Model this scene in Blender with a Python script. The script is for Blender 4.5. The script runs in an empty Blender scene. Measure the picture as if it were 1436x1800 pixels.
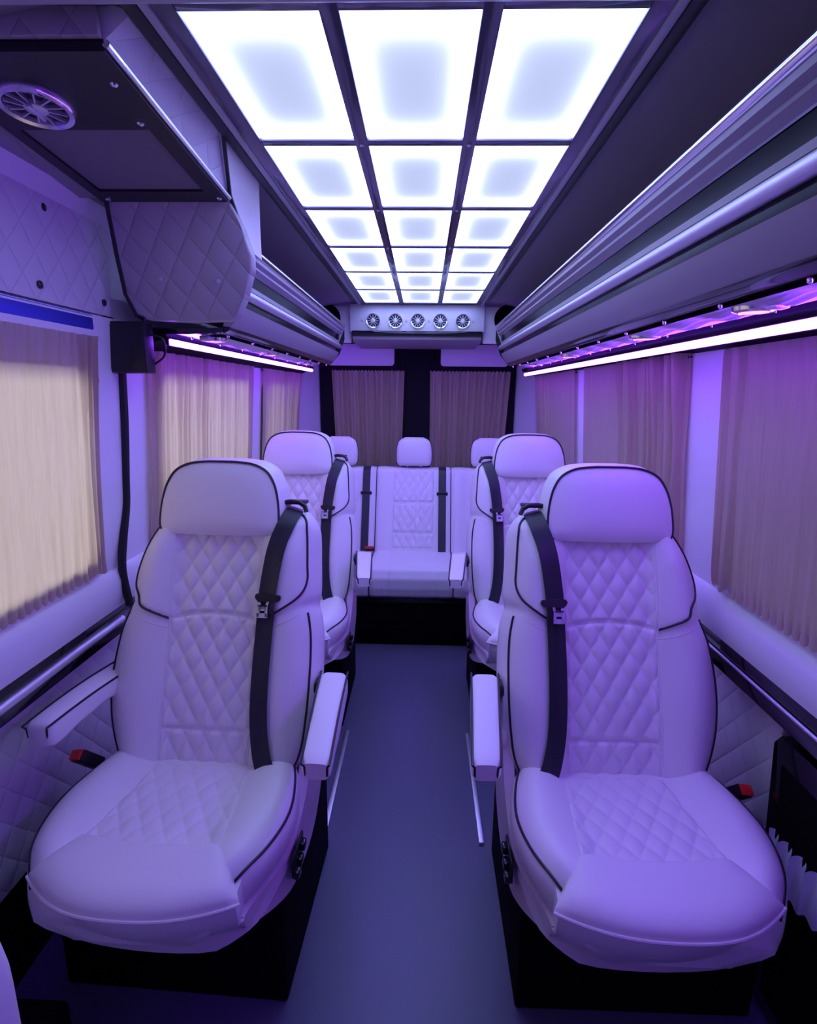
import bpy, bmesh, math, random
from math import sin, cos, pi, atan, radians, sqrt, exp
from mathutils import Vector, Matrix
random.seed(7)
SC = bpy.context.scene
COL = SC.collection

# ------------------------------------------------------------------ camera
XC = -0.045                      # centre line of the van
PITCH, YAW, ROLL, CH, FPX = atan(210 / 950), atan(24 / 950), radians(0.6), 1.39, 950.0
fw = Vector((-sin(YAW) * cos(PITCH), cos(YAW) * cos(PITCH), -sin(PITCH)))
rt = Vector((cos(YAW), sin(YAW), 0)); up = rt.cross(fw)
r2 = rt * cos(ROLL) + up * sin(ROLL); u2 = up * cos(ROLL) - rt * sin(ROLL)
cd = bpy.data.cameras.new('camera'); cam = bpy.data.objects.new('camera', cd); COL.objects.link(cam)
cam.matrix_world = Matrix(((r2.x, u2.x, -fw.x, 0), (r2.y, u2.y, -fw.y, 0), (r2.z, u2.z, -fw.z, CH), (0, 0, 0, 1)))
cd.sensor_fit = 'HORIZONTAL'; cd.sensor_width = 36; cd.lens = 36 * FPX / 1436; cd.clip_start = 0.02
SC.camera = cam

# ------------------------------------------------------------------ world, outside light, exposure
W = bpy.data.worlds.new('world'); SC.world = W; W.use_nodes = True
W.node_tree.nodes['Background'].inputs['Color'].default_value = (0.95, 0.86, 0.74, 1)
W.node_tree.nodes['Background'].inputs['Strength'].default_value = 0.34
SC.view_settings.view_transform = 'Standard'; SC.view_settings.look = 'None'
SC.view_settings.exposure = -0.10; SC.view_settings.gamma = 1.0; SC.view_settings.use_curve_mapping = False
SC.cycles.max_bounces = 8; SC.cycles.diffuse_bounces = 5; SC.cycles.glossy_bounces = 4
SC.cycles.transparent_max_bounces = 8; SC.cycles.use_denoising = True
SC.cycles.sample_clamp_indirect = 6.0

def area(name, loc, direction, sx, sy, power, col):
    l = bpy.data.lights.new(name, 'AREA'); l.shape = 'RECTANGLE'; l.size = sx; l.size_y = sy
    l.energy = power; l.color = col
    o = bpy.data.objects.new(name, l); COL.objects.link(o); o.location = loc
    o.rotation_euler = Vector(direction).to_track_quat('-Z', 'Y').to_euler(); return o
# the lit hall outside, seen through the sliding-door side and less through the other
area('hall_light_left', (-3.0, 1.0, 1.6), (1, 0, -0.12), 2.4, 1.6, 195, (0.93, 0.92, 1.0))

# strengths of the lamps the van has
PANEL_EDGE, PANEL_MID = 17.0, 0.98
PANEL_COL_EDGE = (0.265, 0.325, 1.0); PANEL_COL_MID = (0.58, 0.66, 1.0)
TUBE_STR, TUBE_COL = 55.0, (0.22, 0.040, 1.0)
SPOT_STR = 26.0

# ------------------------------------------------------------------ materials
def mat(name, col, rough=0.5, metal=0.0, spec=0.5, sheen=0.0, coat=0.0):
    m = bpy.data.materials.new(name); m.use_nodes = True
    b = m.node_tree.nodes['Principled BSDF']
    b.inputs['Base Color'].default_value = (*col, 1); b.inputs['Roughness'].default_value = rough
    b.inputs['Metallic'].default_value = metal; b.inputs['Specular IOR Level'].default_value = spec
    b.inputs['Sheen Weight'].default_value = sheen; b.inputs['Coat Weight'].default_value = coat
    return m
def nn(m, t, **kw):
    n = m.node_tree.nodes.new(t)
    for k, v in kw.items(): setattr(n, k, v)
    return n
def lk(m, a, b): m.node_tree.links.new(a, b)
def noise_bump(m, scale, strength, dist=0.001, detail=3, stretch=None):
    tc = nn(m, 'ShaderNodeTexCoord'); no = nn(m, 'ShaderNodeTexNoise'); bu = nn(m, 'ShaderNodeBump')
    no.inputs['Scale'].default_value = scale; no.inputs['Detail'].default_value = detail
    src = tc.outputs['Object']
    if stretch:
        mp = nn(m, 'ShaderNodeMapping'); mp.inputs['Scale'].default_value = stretch
        lk(m, src, mp.inputs['Vector']); src = mp.outputs['Vector']
    lk(m, src, no.inputs['Vector']); lk(m, no.outputs['Fac'], bu.inputs['Height'])
    bu.inputs['Strength'].default_value = strength; bu.inputs['Distance'].default_value = dist
    lk(m, bu.outputs['Normal'], m.node_tree.nodes['Principled BSDF'].inputs['Normal'])
    return no
def color_noise(m, scale, c1, c2, lo=0.4, hi=0.6, stretch=None):
    tc = nn(m, 'ShaderNodeTexCoord'); no = nn(m, 'ShaderNodeTexNoise'); cr = nn(m, 'ShaderNodeValToRGB')
    no.inputs['Scale'].default_value = scale; no.inputs['Detail'].default_value = 4
    src = tc.outputs['Object']
    if stretch:
        mp = nn(m, 'ShaderNodeMapping'); mp.inputs['Scale'].default_value = stretch
        lk(m, src, mp.inputs['Vector']); src = mp.outputs['Vector']
    lk(m, src, no.inputs['Vector']); lk(m, no.outputs['Fac'], cr.inputs['Fac'])
    cr.color_ramp.elements[0].position = lo; cr.color_ramp.elements[1].position = hi
    cr.color_ramp.elements[0].color = (*c1, 1); cr.color_ramp.elements[1].color = (*c2, 1)
    lk(m, cr.outputs['Color'], m.node_tree.nodes['Principled BSDF'].inputs['Base Color'])
    return cr
def mth(m, op, a, b=None):
    n = nn(m, 'ShaderNodeMath', operation=op)
    for i, v in enumerate((a, b)):
        if v is None: continue
        if isinstance(v, (int, float)): n.inputs[i].default_value = v
        else: lk(m, v, n.inputs[i])
    return n.outputs[0]
def quilt_mat(name, col, au, av, du, dv, rough=0.45, dist=0.012, depth=1.0):
    """diamond stitched leather: au, av name the object axes of the pattern"""
    m = mat(name, col, rough)
    tc = nn(m, 'ShaderNodeTexCoord'); sp = nn(m, 'ShaderNodeSeparateXYZ'); lk(m, tc.outputs['Object'], sp.inputs[0])
    u = mth(m, 'DIVIDE', sp.outputs[au], du); v = mth(m, 'DIVIDE', sp.outputs[av], dv)
    a = mth(m, 'ABSOLUTE', mth(m, 'SINE', mth(m, 'MULTIPLY', mth(m, 'ADD', u, v), pi)))
    b = mth(m, 'ABSOLUTE', mth(m, 'SINE', mth(m, 'MULTIPLY', mth(m, 'SUBTRACT', u, v), pi)))
    h = mth(m, 'POWER', mth(m, 'MULTIPLY', a, b), 0.4)
    bu = nn(m, 'ShaderNodeBump'); lk(m, h, bu.inputs['Height'])
    bu.inputs['Strength'].default_value = depth; bu.inputs['Distance'].default_value = dist
    lk(m, bu.outputs['Normal'], m.node_tree.nodes['Principled BSDF'].inputs['Normal'])
    return m
def emit_mat(name, col, strength):
    m = bpy.data.materials.new(name); m.use_nodes = True; nt = m.node_tree; nt.nodes.clear()
    e = nt.nodes.new('ShaderNodeEmission'); o = nt.nodes.new('ShaderNodeOutputMaterial')
    e.inputs['Color'].default_value = (*col, 1); e.inputs['Strength'].default_value = strength
    nt.links.new(e.outputs[0], o.inputs['Surface']); return m

M = {}
LEA = (0.84, 0.82, 0.81)
M['leather'] = mat('cream leather', LEA, 0.42, spec=0.45); noise_bump(M['leather'], 260, 0.25, 0.0006)
M['leather_quilt'] = mat('quilted cream leather', LEA, 0.40, spec=0.5); noise_bump(M['leather_quilt'], 260, 0.25, 0.0006)
M['vinyl'] = mat('cream vinyl skirt', (0.66, 0.62, 0.62), 0.5)
M['piping'] = mat('black piping', (0.012, 0.010, 0.018), 0.4)
M['belt'] = mat('black seat belt webbing', (0.013, 0.015, 0.024), 0.45, sheen=0.1); noise_bump(M['belt'], 900, 0.4, 0.0006, 1, (1, 1, 0.15))
M['black'] = mat('satin black plastic', (0.010, 0.010, 0.012), 0.42)
M['matt_black'] = mat('matt black carpet', (0.0035, 0.0035, 0.0045), 0.9, spec=0.1)
M['gloss_black'] = mat('gloss black', (0.010, 0.009, 0.012), 0.10, coat=0.3)
M['band_black'] = mat('black rack band', (0.004, 0.003, 0.005), 0.16, spec=0.18)
M['frame_black'] = mat('dark tile frame', (0.10, 0.085, 0.13), 0.18, coat=0.5)
M['chrome'] = mat('chrome', (0.86, 0.86, 0.90), 0.14, 1.0)
M['satin_metal'] = mat('satin aluminium', (0.72, 0.72, 0.78), 0.48, 1.0)
M['red'] = mat('red plastic', (0.75, 0.03, 0.02), 0.35)
M['wall'] = mat('white wall moulding', (0.80, 0.79, 0.82), 0.42)
M['wall_dark'] = mat('black rear door trim', (0.006, 0.006, 0.009), 0.7, spec=0.2)
M['liner'] = mat('dark grey roof lining', (0.31, 0.29, 0.32), 0.62); noise_bump(M['liner'], 400, 0.3, 0.0005)
M['trim_grey'] = mat('grey ceiling rail', (0.50, 0.50, 0.56), 0.35)
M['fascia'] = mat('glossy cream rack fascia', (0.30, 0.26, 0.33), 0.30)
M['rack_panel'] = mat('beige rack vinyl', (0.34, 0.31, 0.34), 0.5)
M['floor'] = mat('grey speckled vinyl floor', (0.1, 0.1, 0.12), 0.38)
color_noise(M['floor'], 420, (0.105, 0.108, 0.17), (0.15, 0.15, 0.23), 0.5, 0.75)
noise_bump(M['floor'], 300, 0.15, 0.0006)
M['quilt_side'] = quilt_mat('quilted wall leather', (0.66, 0.64, 0.66), 'Y', 'Z', 0.075, 0.095, dist=0.0035)
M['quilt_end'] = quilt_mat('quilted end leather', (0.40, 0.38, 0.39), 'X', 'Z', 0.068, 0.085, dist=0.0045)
M['quilt_strip'] = quilt_mat('quilted strip leather', (0.85, 0.85, 0.88), 'Y', 'Z', 0.10, 0.07, dist=0.003)
M['fabric'] = mat('grey speaker cloth', (0.20, 0.18, 0.20), 0.9); noise_bump(M['fabric'], 700, 0.5, 0.001, 1)
M['rubber'] = mat('black rubber seal', (0.008, 0.008, 0.010), 0.5)
M['blue_metal'] = mat('blue anodised strip', (0.10, 0.13, 0.85), 0.3, 0.6)
M['mesh_cloth'] = mat('gathered violet-lit cloth', (0.62, 0.55, 0.68), 0.6)
M['white_cloth'] = mat('white cloth', (0.75, 0.78, 0.80), 0.7)
M['green'] = mat('green board', (0.25, 0.8, 0.45), 0.7)  # green light seen outside, put into the board colour
M['ground'] = mat('grey concrete', (0.3, 0.29, 0.27), 0.9)
M['diff_red'] = mat('red lamp lens', (0.6, 0.01, 0.01), 0.3)

def curtain_mat(name, col, trans):
    m = bpy.data.materials.new(name); m.use_nodes = True; nt = m.node_tree; nt.nodes.clear()
    out = nt.nodes.new('ShaderNodeOutputMaterial'); p = nt.nodes.new('ShaderNodeBsdfPrincipled')
    t = nt.nodes.new('ShaderNodeBsdfTranslucent'); mx = nt.nodes.new('ShaderNodeMixShader')
    p.inputs['Roughness'].default_value = 0.30; p.inputs['Specular IOR Level'].default_value = 0.8
    p.inputs['Sheen Weight'].default_value = 0.25
    tc = nt.nodes.new('ShaderNodeTexCoord'); mp = nt.nodes.new('ShaderNodeMapping'); no = nt.nodes.new('ShaderNodeTexNoise')
    mp.inputs['Scale'].default_value = (1, 1, 0.02); no.inputs['Scale'].default_value = 170; no.inputs['Detail'].default_value = 2
    cr = nt.nodes.new('ShaderNodeValToRGB')
    cr.color_ramp.elements[0].position = 0.3; cr.color_ramp.elements[1].position = 0.7
    cr.color_ramp.elements[0].color = (*[c * 0.90 for c in col], 1); cr.color_ramp.elements[1].color = (*col, 1)
    nt.links.new(tc.outputs['Object'], mp.inputs['Vector']); nt.links.new(mp.outputs['Vector'], no.inputs['Vector'])
    nt.links.new(no.outputs['Fac'], cr.inputs['Fac'])
    nt.links.new(cr.outputs['Color'], p.inputs['Base Color']); nt.links.new(cr.outputs['Color'], t.inputs['Color'])
    bu = nt.nodes.new('ShaderNodeBump'); bu.inputs['Strength'].default_value = 0.4; bu.inputs['Distance'].default_value = 0.001
    nt.links.new(no.outputs['Fac'], bu.inputs['Height']); nt.links.new(bu.outputs['Normal'], p.inputs['Normal'])
    mx.inputs['Fac'].default_value = trans
    nt.links.new(p.outputs[0], mx.inputs[1]); nt.links.new(t.outputs[0], mx.inputs[2]); nt.links.new(mx.outputs[0], out.inputs['Surface'])
    return m
M['curtain'] = curtain_mat('beige satin curtain', (0.67, 0.54, 0.415), 0.45)

def glass_mat():
    m = bpy.data.materials.new('window glass'); m.use_nodes = True; nt = m.node_tree; nt.nodes.clear()
    out = nt.nodes.new('ShaderNodeOutputMaterial'); a = nt.nodes.new('ShaderNodeBsdfTransparent'); g = nt.nodes.new('ShaderNodeBsdfGlossy')
    mx = nt.nodes.new('ShaderNodeMixShader'); a.inputs['Color'].default_value = (0.75, 0.78, 0.76, 1); g.inputs['Roughness'].default_value = 0.02
    mx.inputs['Fac'].default_value = 0.06
    nt.links.new(a.outputs[0], mx.inputs[1]); nt.links.new(g.outputs[0], mx.inputs[2]); nt.links.new(mx.outputs[0], out.inputs['Surface'])
    return m
M['glass'] = glass_mat()

PW, PL = 0.187, 0.375     # one light tile
def diffuser_mat():
    m = bpy.data.materials.new('edge lit diffuser'); m.use_nodes = True; nt = m.node_tree; nt.nodes.clear()
    out = nt.nodes.new('ShaderNodeOutputMaterial'); e = nt.nodes.new('ShaderNodeEmission')
    tc = nn(m, 'ShaderNodeTexCoord'); sp = nn(m, 'ShaderNodeSeparateXYZ'); lk(m, tc.outputs['Object'], sp.inputs[0])
    dx = mth(m, 'SUBTRACT', PW / 2, mth(m, 'ABSOLUTE', sp.outputs['X']))
    dy = mth(m, 'SUBTRACT', PL / 2, mth(m, 'ABSOLUTE', sp.outputs['Y']))
    fx = mth(m, 'POWER', 2.718, mth(m, 'MULTIPLY', dx, -1 / 0.0118))
    fy = mth(m, 'POWER', 2.718, mth(m, 'MULTIPLY', dy, -1 / 0.021))
    f = mth(m, 'ADD', fx, fy)
    s = mth(m, 'ADD', mth(m, 'MULTIPLY', f, PANEL_EDGE), PANEL_MID)
    cl = mth(m, 'MINIMUM', mth(m, 'MULTIPLY', f, 2.0), 1.0)
    mix = nn(m, 'ShaderNodeMixRGB'); lk(m, cl, mix.inputs['Fac'])
    mix.inputs['Color1'].default_value = (*PANEL_COL_MID, 1); mix.inputs['Color2'].default_value = (*PANEL_COL_EDGE, 1)
    lk(m, mix.outputs[0], e.inputs['Color']); lk(m, s, e.inputs['Strength'])
    nt.links.new(e.outputs[0], out.inputs['Surface']); return m
M['diffuser'] = diffuser_mat()
M['tube'] = emit_mat('violet led tube', TUBE_COL, TUBE_STR)
M['spot'] = emit_mat('violet led spot', (0.34, 0.03, 1.0), SPOT_STR)

# ------------------------------------------------------------------ mesh helpers
class B:
    def __init__(s): s.bm = bmesh.new()
    def box(s, x0, x1, y0, y1, z0, z1, bev=0.0, seg=2, mtx=None):
        r = bmesh.ops.create_cube(s.bm, size=1.0)
        vs = r['verts']
        for v in vs:
            v.co = Vector(((x0 + x1) / 2 + v.co.x * (x1 - x0), (y0 + y1) / 2 + v.co.y * (y1 - y0), (z0 + z1) / 2 + v.co.z * (z1 - z0)))
        if mtx:
            for v in vs: v.co = mtx @ v.co
        if bev > 0:
            es = list({e for v in vs for e in v.link_edges})
            bmesh.ops.bevel(s.bm, geom=es, offset=bev, segments=seg, affect='EDGES', profile=0.5)
        return s
    def loft(s, rings, closed=True, cap=True):
        vr = [[s.bm.verts.new(p) for p in r] for r in rings]
        n = len(rings[0]); m = n if closed else n - 1
        for a, b in zip(vr, vr[1:]):
            for i in range(m):
                j = (i + 1) % n
                try: s.bm.faces.new((a[i], a[j], b[j], b[i]))
                except ValueError: pass
        if cap and closed:
            s.bm.faces.new(list(reversed(vr[0]))); s.bm.faces.new(vr[-1])
        return s
    def grid(s, fn, nu, nv):
        s.loft([[fn(i / (nu - 1), j / (nv - 1)) for i in range(nu)] for j in range(nv)], closed=False, cap=False); return s
    def tube(s, pts, r, seg=8, cap=True, smooth=True):
        pts = [Vector(p) for p in pts]
        rings = []; prev = None
        for i, p in enumerate(pts):
            t = (pts[min(i + 1, len(pts) - 1)] - pts[max(i - 1, 0)])
            if t.length < 1e-9: t = Vector((0, 0, 1))
            t.normalize()
            if prev is None:
                a = Vector((0, 0, 1)) if abs(t.z) < 0.9 else Vector((1, 0, 0))
                nrm = t.cross(a).normalized()
            else:
                nrm = (prev - t * prev.dot(t)).normalized()
            prev = nrm; bn = t.cross(nrm)
            rings.append([p + (nrm * cos(2 * pi * k / seg) + bn * sin(2 * pi * k / seg)) * r for k in range(seg)])
        return s.loft(rings, True, cap)
    def prism(s, poly, axis, a0, a1, bev=0.0, seg=2):
        """poly of (u,v); axis 'X' -> (a,u,v), 'Y' -> (u,a,v), 'Z' -> (u,v,a)"""
        def P(u, v, a): return {'X': (a, u, v), 'Y': (u, a, v), 'Z': (u, v, a)}[axis]
        v0 = [s.bm.verts.new(P(u, v, a0)) for u, v in poly]; v1 = [s.bm.verts.new(P(u, v, a1)) for u, v in poly]
        n = len(poly)
        s.bm.faces.new(v0); s.bm.faces.new(list(reversed(v1)))
        for i in range(n): s.bm.faces.new((v0[i], v1[i], v1[(i + 1) % n], v0[(i + 1) % n]))
        if bev > 0:
            es = list({e for v in v0 + v1 for e in v.link_edges})
            bmesh.ops.bevel(s.bm, geom=es, offset=bev, segments=seg, affect='EDGES', profile=0.5)
        return s
    def lathe(s, prof, seg=24, mtx=None):
        rings = []
        for r, z in prof:
            rings.append([Vector((r * cos(2 * pi * k / seg), r * sin(2 * pi * k / seg), z)) for k in range(seg)])
        if mtx: rings = [[mtx @ p for p in r] for r in rings]
        return s.loft(rings, True, True)
    def obj(s, name, m, parent=None, sharp=35, recalc=True):
        if recalc: bmesh.ops.recalc_face_normals(s.bm, faces=s.bm.faces)
        me = bpy.data.meshes.new(name); s.bm.to_mesh(me); s.bm.free()
        me.materials.append(M[m] if isinstance(m, str) else m)
        me.shade_smooth(); me.set_sharp_from_angle(angle=radians(sharp))
        o = bpy.data.objects.new(name, me); COL.objects.link(o)
        if parent: o.parent = parent
        return o
def tag(o, label, cat, group=None, kind=None):
    if label: o['label'] = label
    if cat: o['category'] = cat
    if group: o['group'] = group
    if kind: o['kind'] = kind
    return o
def thing(name, label, cat, loc=(0, 0, 0), rz=0, group=None):
    o = bpy.data.objects.new(name, None); COL.objects.link(o); o.location = loc; o.rotation_euler = (0, 0, rz)
    return tag(o, label, cat, group)
def struct(o, label=None):
    o['kind'] = 'structure'
    if label: o['label'] = label
    return o
def copy_tree(o, parent=None):
    c = o.copy(); COL.objects.link(c)
    if parent: c.parent = parent
    for ch in [x for x in bpy.data.objects if x.parent == o]: copy_tree(ch, c)
    return c
def interp(tab, t):
    if t <= tab[0][0]: return tab[0][1]
    for (a, va), (b, vb) in zip(tab, tab[1:]):
        if t <= b:
            return va + (vb - va) * (t - a) / (b - a)
    return tab[-1][1]
def cinterp(tab, t):
    """smooth (Catmull-Rom) interpolation of a table"""
    n = len(tab)
    if t <= tab[0][0]: return tab[0][1]
    if t >= tab[-1][0]: return tab[-1][1]
    for i in range(n - 1):
        if t <= tab[i + 1][0]:
            x0, y0 = tab[i]; x1, y1 = tab[i + 1]
            m0 = (y1 - tab[i - 1][1]) / (x1 - tab[i - 1][0]) if i > 0 else (y1 - y0) / (x1 - x0)
            m1 = (tab[i + 2][1] - y0) / (tab[i + 2][0] - x0) if i + 2 < n else (y1 - y0) / (x1 - x0)
            h = x1 - x0; u = (t - x0) / h
            return (2*u**3-3*u*u+1)*y0 + (u**3-2*u*u+u)*h*m0 + (-2*u**3+3*u*u)*y1 + (u**3-u*u)*h*m1
def spline(pts, n):
    """Catmull-Rom through points, n samples per span"""
    P = [Vector(p) for p in pts]; out = []
    for i in range(len(P) - 1):
        p0 = P[i - 1] if i else P[0] * 2 - P[1]; p1 = P[i]; p2 = P[i + 1]
        p3 = P[i + 2] if i + 2 < len(P) else P[-1] * 2 - P[-2]
        for k in range(n):
            t = k / n
            out.append(0.5 * ((2 * p1) + (p2 - p0) * t + (2 * p0 - 5 * p1 + 4 * p2 - p3) * t * t + (3 * p1 - p0 - 3 * p2 + p3) * t ** 3))
    out.append(P[-1]); return out
def sstep(x): x = max(0.0, min(1.0, x)); return x * x * (3 - 2 * x)

# ================================================================== SETTING
Y0, Y1 = -0.75, 3.80
# floor
struct(B().box(XC - 0.95, XC + 0.95, Y0, Y1, -0.04, 0).obj('floor', 'floor'), 'blue-grey speckled vinyl floor of the aisle')

def hw(z):      # half width of the inner wall at the windows, by height
    return 0.795 - (z - 0.93) * (0.04 / 0.57)

# window walls: a filled 2D outline with rounded window holes, bent onto the wall plane
WINS = {-1: [(0.10, 1.30), (1.62, 2.50), (2.74, 3.46)], 1: [(0.10, 1.29), (1.55, 2.38), (2.70, 3.38)]}
ZB, ZT = 0.955, 1.442       # glass opening heights
def rrect(u0, u1, v0, v1, r, n=6, ccw=True):
    pts = []
    for cx, cy, a in ((u1 - r, v1 - r, 0), (u0 + r, v1 - r, 90), (u0 + r, v0 + r, 180), (u1 - r, v0 + r, 270)):
        for k in range(n + 1):
            t = radians(a + 90 * k / n); pts.append((cx + r * cos(t), cy + r * sin(t)))
    return pts if ccw else pts[::-1]
def window_wall(side):
    cu = bpy.data.curves.new('w', 'CURVE'); cu.dimensions = '2D'; cu.fill_mode = 'BOTH'
    cu.extrude = 0.012; cu.bevel_depth = 0.008; cu.bevel_resolution = 2
    loops = [[(Y0, 0.86), (3.62, 0.86), (3.62, 1.56), (Y0, 1.56)]]
    for a, b in WINS[side]: loops.append(rrect(a, b, ZB, ZT, 0.06, ccw=False))
    for L in loops:
        sp = cu.splines.new('POLY'); sp.points.add(len(L) - 1); sp.use_cyclic_u = True
        for p, q in zip(sp.points, L): p.co = (q[0], q[1], 0, 1)
    ob = bpy.data.objects.new('w', cu); COL.objects.link(ob)
    bpy.context.view_layer.update()
    me = bpy.data.meshes.new_from_object(ob.evaluated_get(bpy.context.evaluated_depsgraph_get()))
    bpy.data.objects.remove(ob)
    for v in me.vertices:
        y, z, d = v.co
        v.co = (XC + side * (hw(z) + 0.022 + d), y, z)
    me.materials.clear(); me.materials.append(M['wall'])
    bm = bmesh.new(); bm.from_mesh(me); bmesh.ops.recalc_face_normals(bm, faces=bm.faces); bm.to_mesh(me); bm.free()
    me.shade_smooth(); me.set_sharp_from_angle(angle=radians(40))
    o = bpy.data.objects.new('wall_left' if side < 0 else 'wall_right', me); COL.objects.link(o)
    return struct(o, 'white moulded window wall with pillars')
for sd in (-1, 1):
    wl = window_wall(sd)
    nm = 'left' if sd < 0 else 'right'
    # outer skin that closes the wall above the windows and below them
    w = B()
    w.loft([[(XC + sd * h, y, z) for h, z in ((0.80, 1.54), (0.78, 1.70), (0.70, 1.86), (0.66, 1.90))] for y in (Y0, Y1)], False, False)
    struct(w.obj('wall_' + nm, 'wall'), 'upper side wall above the windows')
    w = B(); w.box(min(XC + sd * 0.90, XC + sd * 0.93), max(XC + sd * 0.90, XC + sd * 0.93), Y0, Y1, 0.0, 0.90)
    struct(w.obj('wall_' + nm, 'matt_black'), 'black lower side wall')
    # quilted lower panel
    w = B()
    if sd < 0: w.box(XC - 0.90, XC - 0.865, Y0 + 0.01, 3.7, 0.285, 0.74, 0.004)
    else:
        w.box(XC + 0.865, XC + 0.90, 1.105, 3.7, 0.18, 0.74, 0.004)
    o = w.obj('wall_panel', 'quilt_side'); struct(o, 'diamond quilted leather panel of the lower side wall')
    # sill ledge
    prof = [(0.83, 0.915), (0.808, 0.915), (0.79, 0.905), (0.781, 0.875), (0.783, 0.83), (0.792, 0.800), (0.83, 0.795), (0.90, 0.80), (0.90, 0.915)]
    w = B(); w.loft([[(XC + sd * h, y, z) for h, z in prof] for y in (Y0 + 0.01, 3.62)])
    struct(w.obj('trim_1', 'wall', sharp=50), 'white moulded sill ledge below the windows')
    # black band with metal rail beneath
    w = B(); w.box(min(XC + sd * 0.80, XC + sd * 0.89), max(XC + sd * 0.80, XC + sd * 0.89), Y0 + 0.01, 3.65, 0.715, 0.797, 0.006)
    band = w.obj('trim_2', 'gloss_black'); struct(band, 'gloss black band beneath the window sill')
    w = B(); ry = 1.40 if sd < 0 else 3.6
    w.tube([(XC + sd * 0.795, -0.7, 0.760), (XC + sd * 0.795, ry, 0.760)], 0.011 if sd < 0 else 0.004, 12)
    o = w.obj('grab_rail', 'satin_metal', band); o['label'] = 'slim metal rail along the black band'
    # D pillar, slanting in to the rear doors
    w = B()
    w.loft([[(XC + sd * a, 3.58, z), (XC + sd * (a - 0.01), 3.62, z), (XC + sd * 0.665, 3.76, z), (XC + sd * 0.652, 3.80, z), (XC + sd * 0.92, 3.80, z), (XC + sd * 0.92, 3.58, z)]
            for a, z in ((0.80, 0.0), (0.80, 0.93), (0.765, 1.5), (0.76, 1.69))])
    struct(w.obj('trim_3', 'wall'), 'white slanting corner pillar beside the rear doors')
    # window panes with rubber frames
    for k, (a, b) in enumerate(WINS[sd]):
        n = (k + 1) if sd < 0 else (k + 4)
        w = B()
        p = rrect(a + 0.003, b - 0.003, ZB + 0.003, ZT - 0.003, 0.055)
        w.loft([[(XC + sd * (hw(z) + dd), y, z) for y, z in p] for dd in (0.052, 0.056)])
        pane = w.obj('window_%d' % n, 'glass'); struct(pane, 'side window pane behind a curtain')
        w = B(); q = p + [p[0]]
        w.tube([(XC + sd * (hw(z) + 0.05), y, z) for y, z in q], 0.008, 6, cap=False)
        w.obj('window_frame', 'rubber', pane)

# roof lining
prof = []
for k in range(21):
    t = -1 + 2 * k / 20; x = t * 0.80
    z = 1.892 - 0.10 * max(0, (abs(x) - 0.38) / 0.42) ** 1.7
    prof.append((x, z))
w = B(); w.loft([[(XC + 0.018 + x, y, z) for x, z in prof] + [(XC + 0.018 + x, y, z + 0.02) for x, z in reversed(prof)] for y in (Y0, Y1)])
struct(w.obj('ceiling', 'liner'), 'dark grey padded roof lining')
# unseen bulkhead added to bounce light behind the camera; cross beam just over it
struct(B().box(XC - 0.93, XC + 0.93, Y0 - 0.03, Y0, 0, 1.95).obj('wall_front_bounce', 'wall'), 'unseen white bulkhead added to bounce light')
struct(B().box(XC - 0.78, XC + 0.80, 0.70, 0.782, 1.853, 1.90, 0.01).obj('trim_4', 'trim_grey'), 'grey cross beam at the near end of the ceiling')

# rear doors
w = B()
GLH, GZ0, GZ1 = (0.11, 0.572), 0.80, 1.50
w.box(XC - 0.66, XC - GLH[1], 3.75, 3.80, 0, 1.70); w.box(XC + GLH[1], XC + 0.66, 3.75, 3.80, 0, 1.70)
w.box(XC - GLH[0], XC + GLH[0], 3.74, 3.80, 0, 1.70, 0.004)
for s in (-1, 1):
    a, b = sorted((XC + s * GLH[0], XC + s * GLH[1]))
    w.box(a, b, 3.75, 3.80, 0, GZ0); w.box(a, b, 3.75, 3.80, GZ1, 1.70)
struct(w.obj('wall_rear', 'wall_dark'), 'black rear door frames')
for s, n in ((-1, 7), (1, 8)):
    a, b = sorted((XC + s * (GLH[0] + 0.002), XC + s * (GLH[1] - 0.002)))
    o = B().box(a, b, 3.775, 3.779, GZ0 + 0.002, GZ1 - 0.002).obj('window_%d' % n, 'glass'); struct(o, 'rear door window pane')
    # violet-lit header pads
    w = B(); a, b = sorted((XC + s * 0.155, XC + s * 0.60))
    w.prism(rrect(a, b, 1.563, 1.70, 0.02), 'Y', 3.720, 3.748, 0.006)
    o = w.obj('door_pad', 'wall'); tag(o, ('left' if s < 0 else 'right') + ' cream padded header above a rear door window', 'panel', 'rear door header pads')
# hall outside
w = B().box(-9, 9, -8, 12, -0.62, -0.6); struct(w.obj('ground', 'ground'), 'concrete ground outside the van')
struct(B().box(-5, 5, 6.5, 6.6, -0.6, 4).obj('wall_outside', 'wall_dark'), 'dark hall wall outside')
o = B().box(-1.10, -0.80, 4.9, 4.93, -0.6, 1.31).obj('green_light_board', 'green')  # made-up board; its green imitates a sliver of green light outside
tag(o, 'added board whose green stands in for green light outside, past the left rear curtain edge', 'board')
o2 = B().box(-1.11, -0.79, 4.89, 4.94, 1.22, 1.235).obj('board_bar', 'black', o)

# ================================================================== CEILING LIGHT
cl = thing('ceiling_light', 'long backlit ceiling light grid of eighteen glowing white tiles', 'ceiling light', (-0.025, 0, 1.88))
TP = PW + 0.0275; TY = 0.398; TY0 = 0.83
fr = B()
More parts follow.
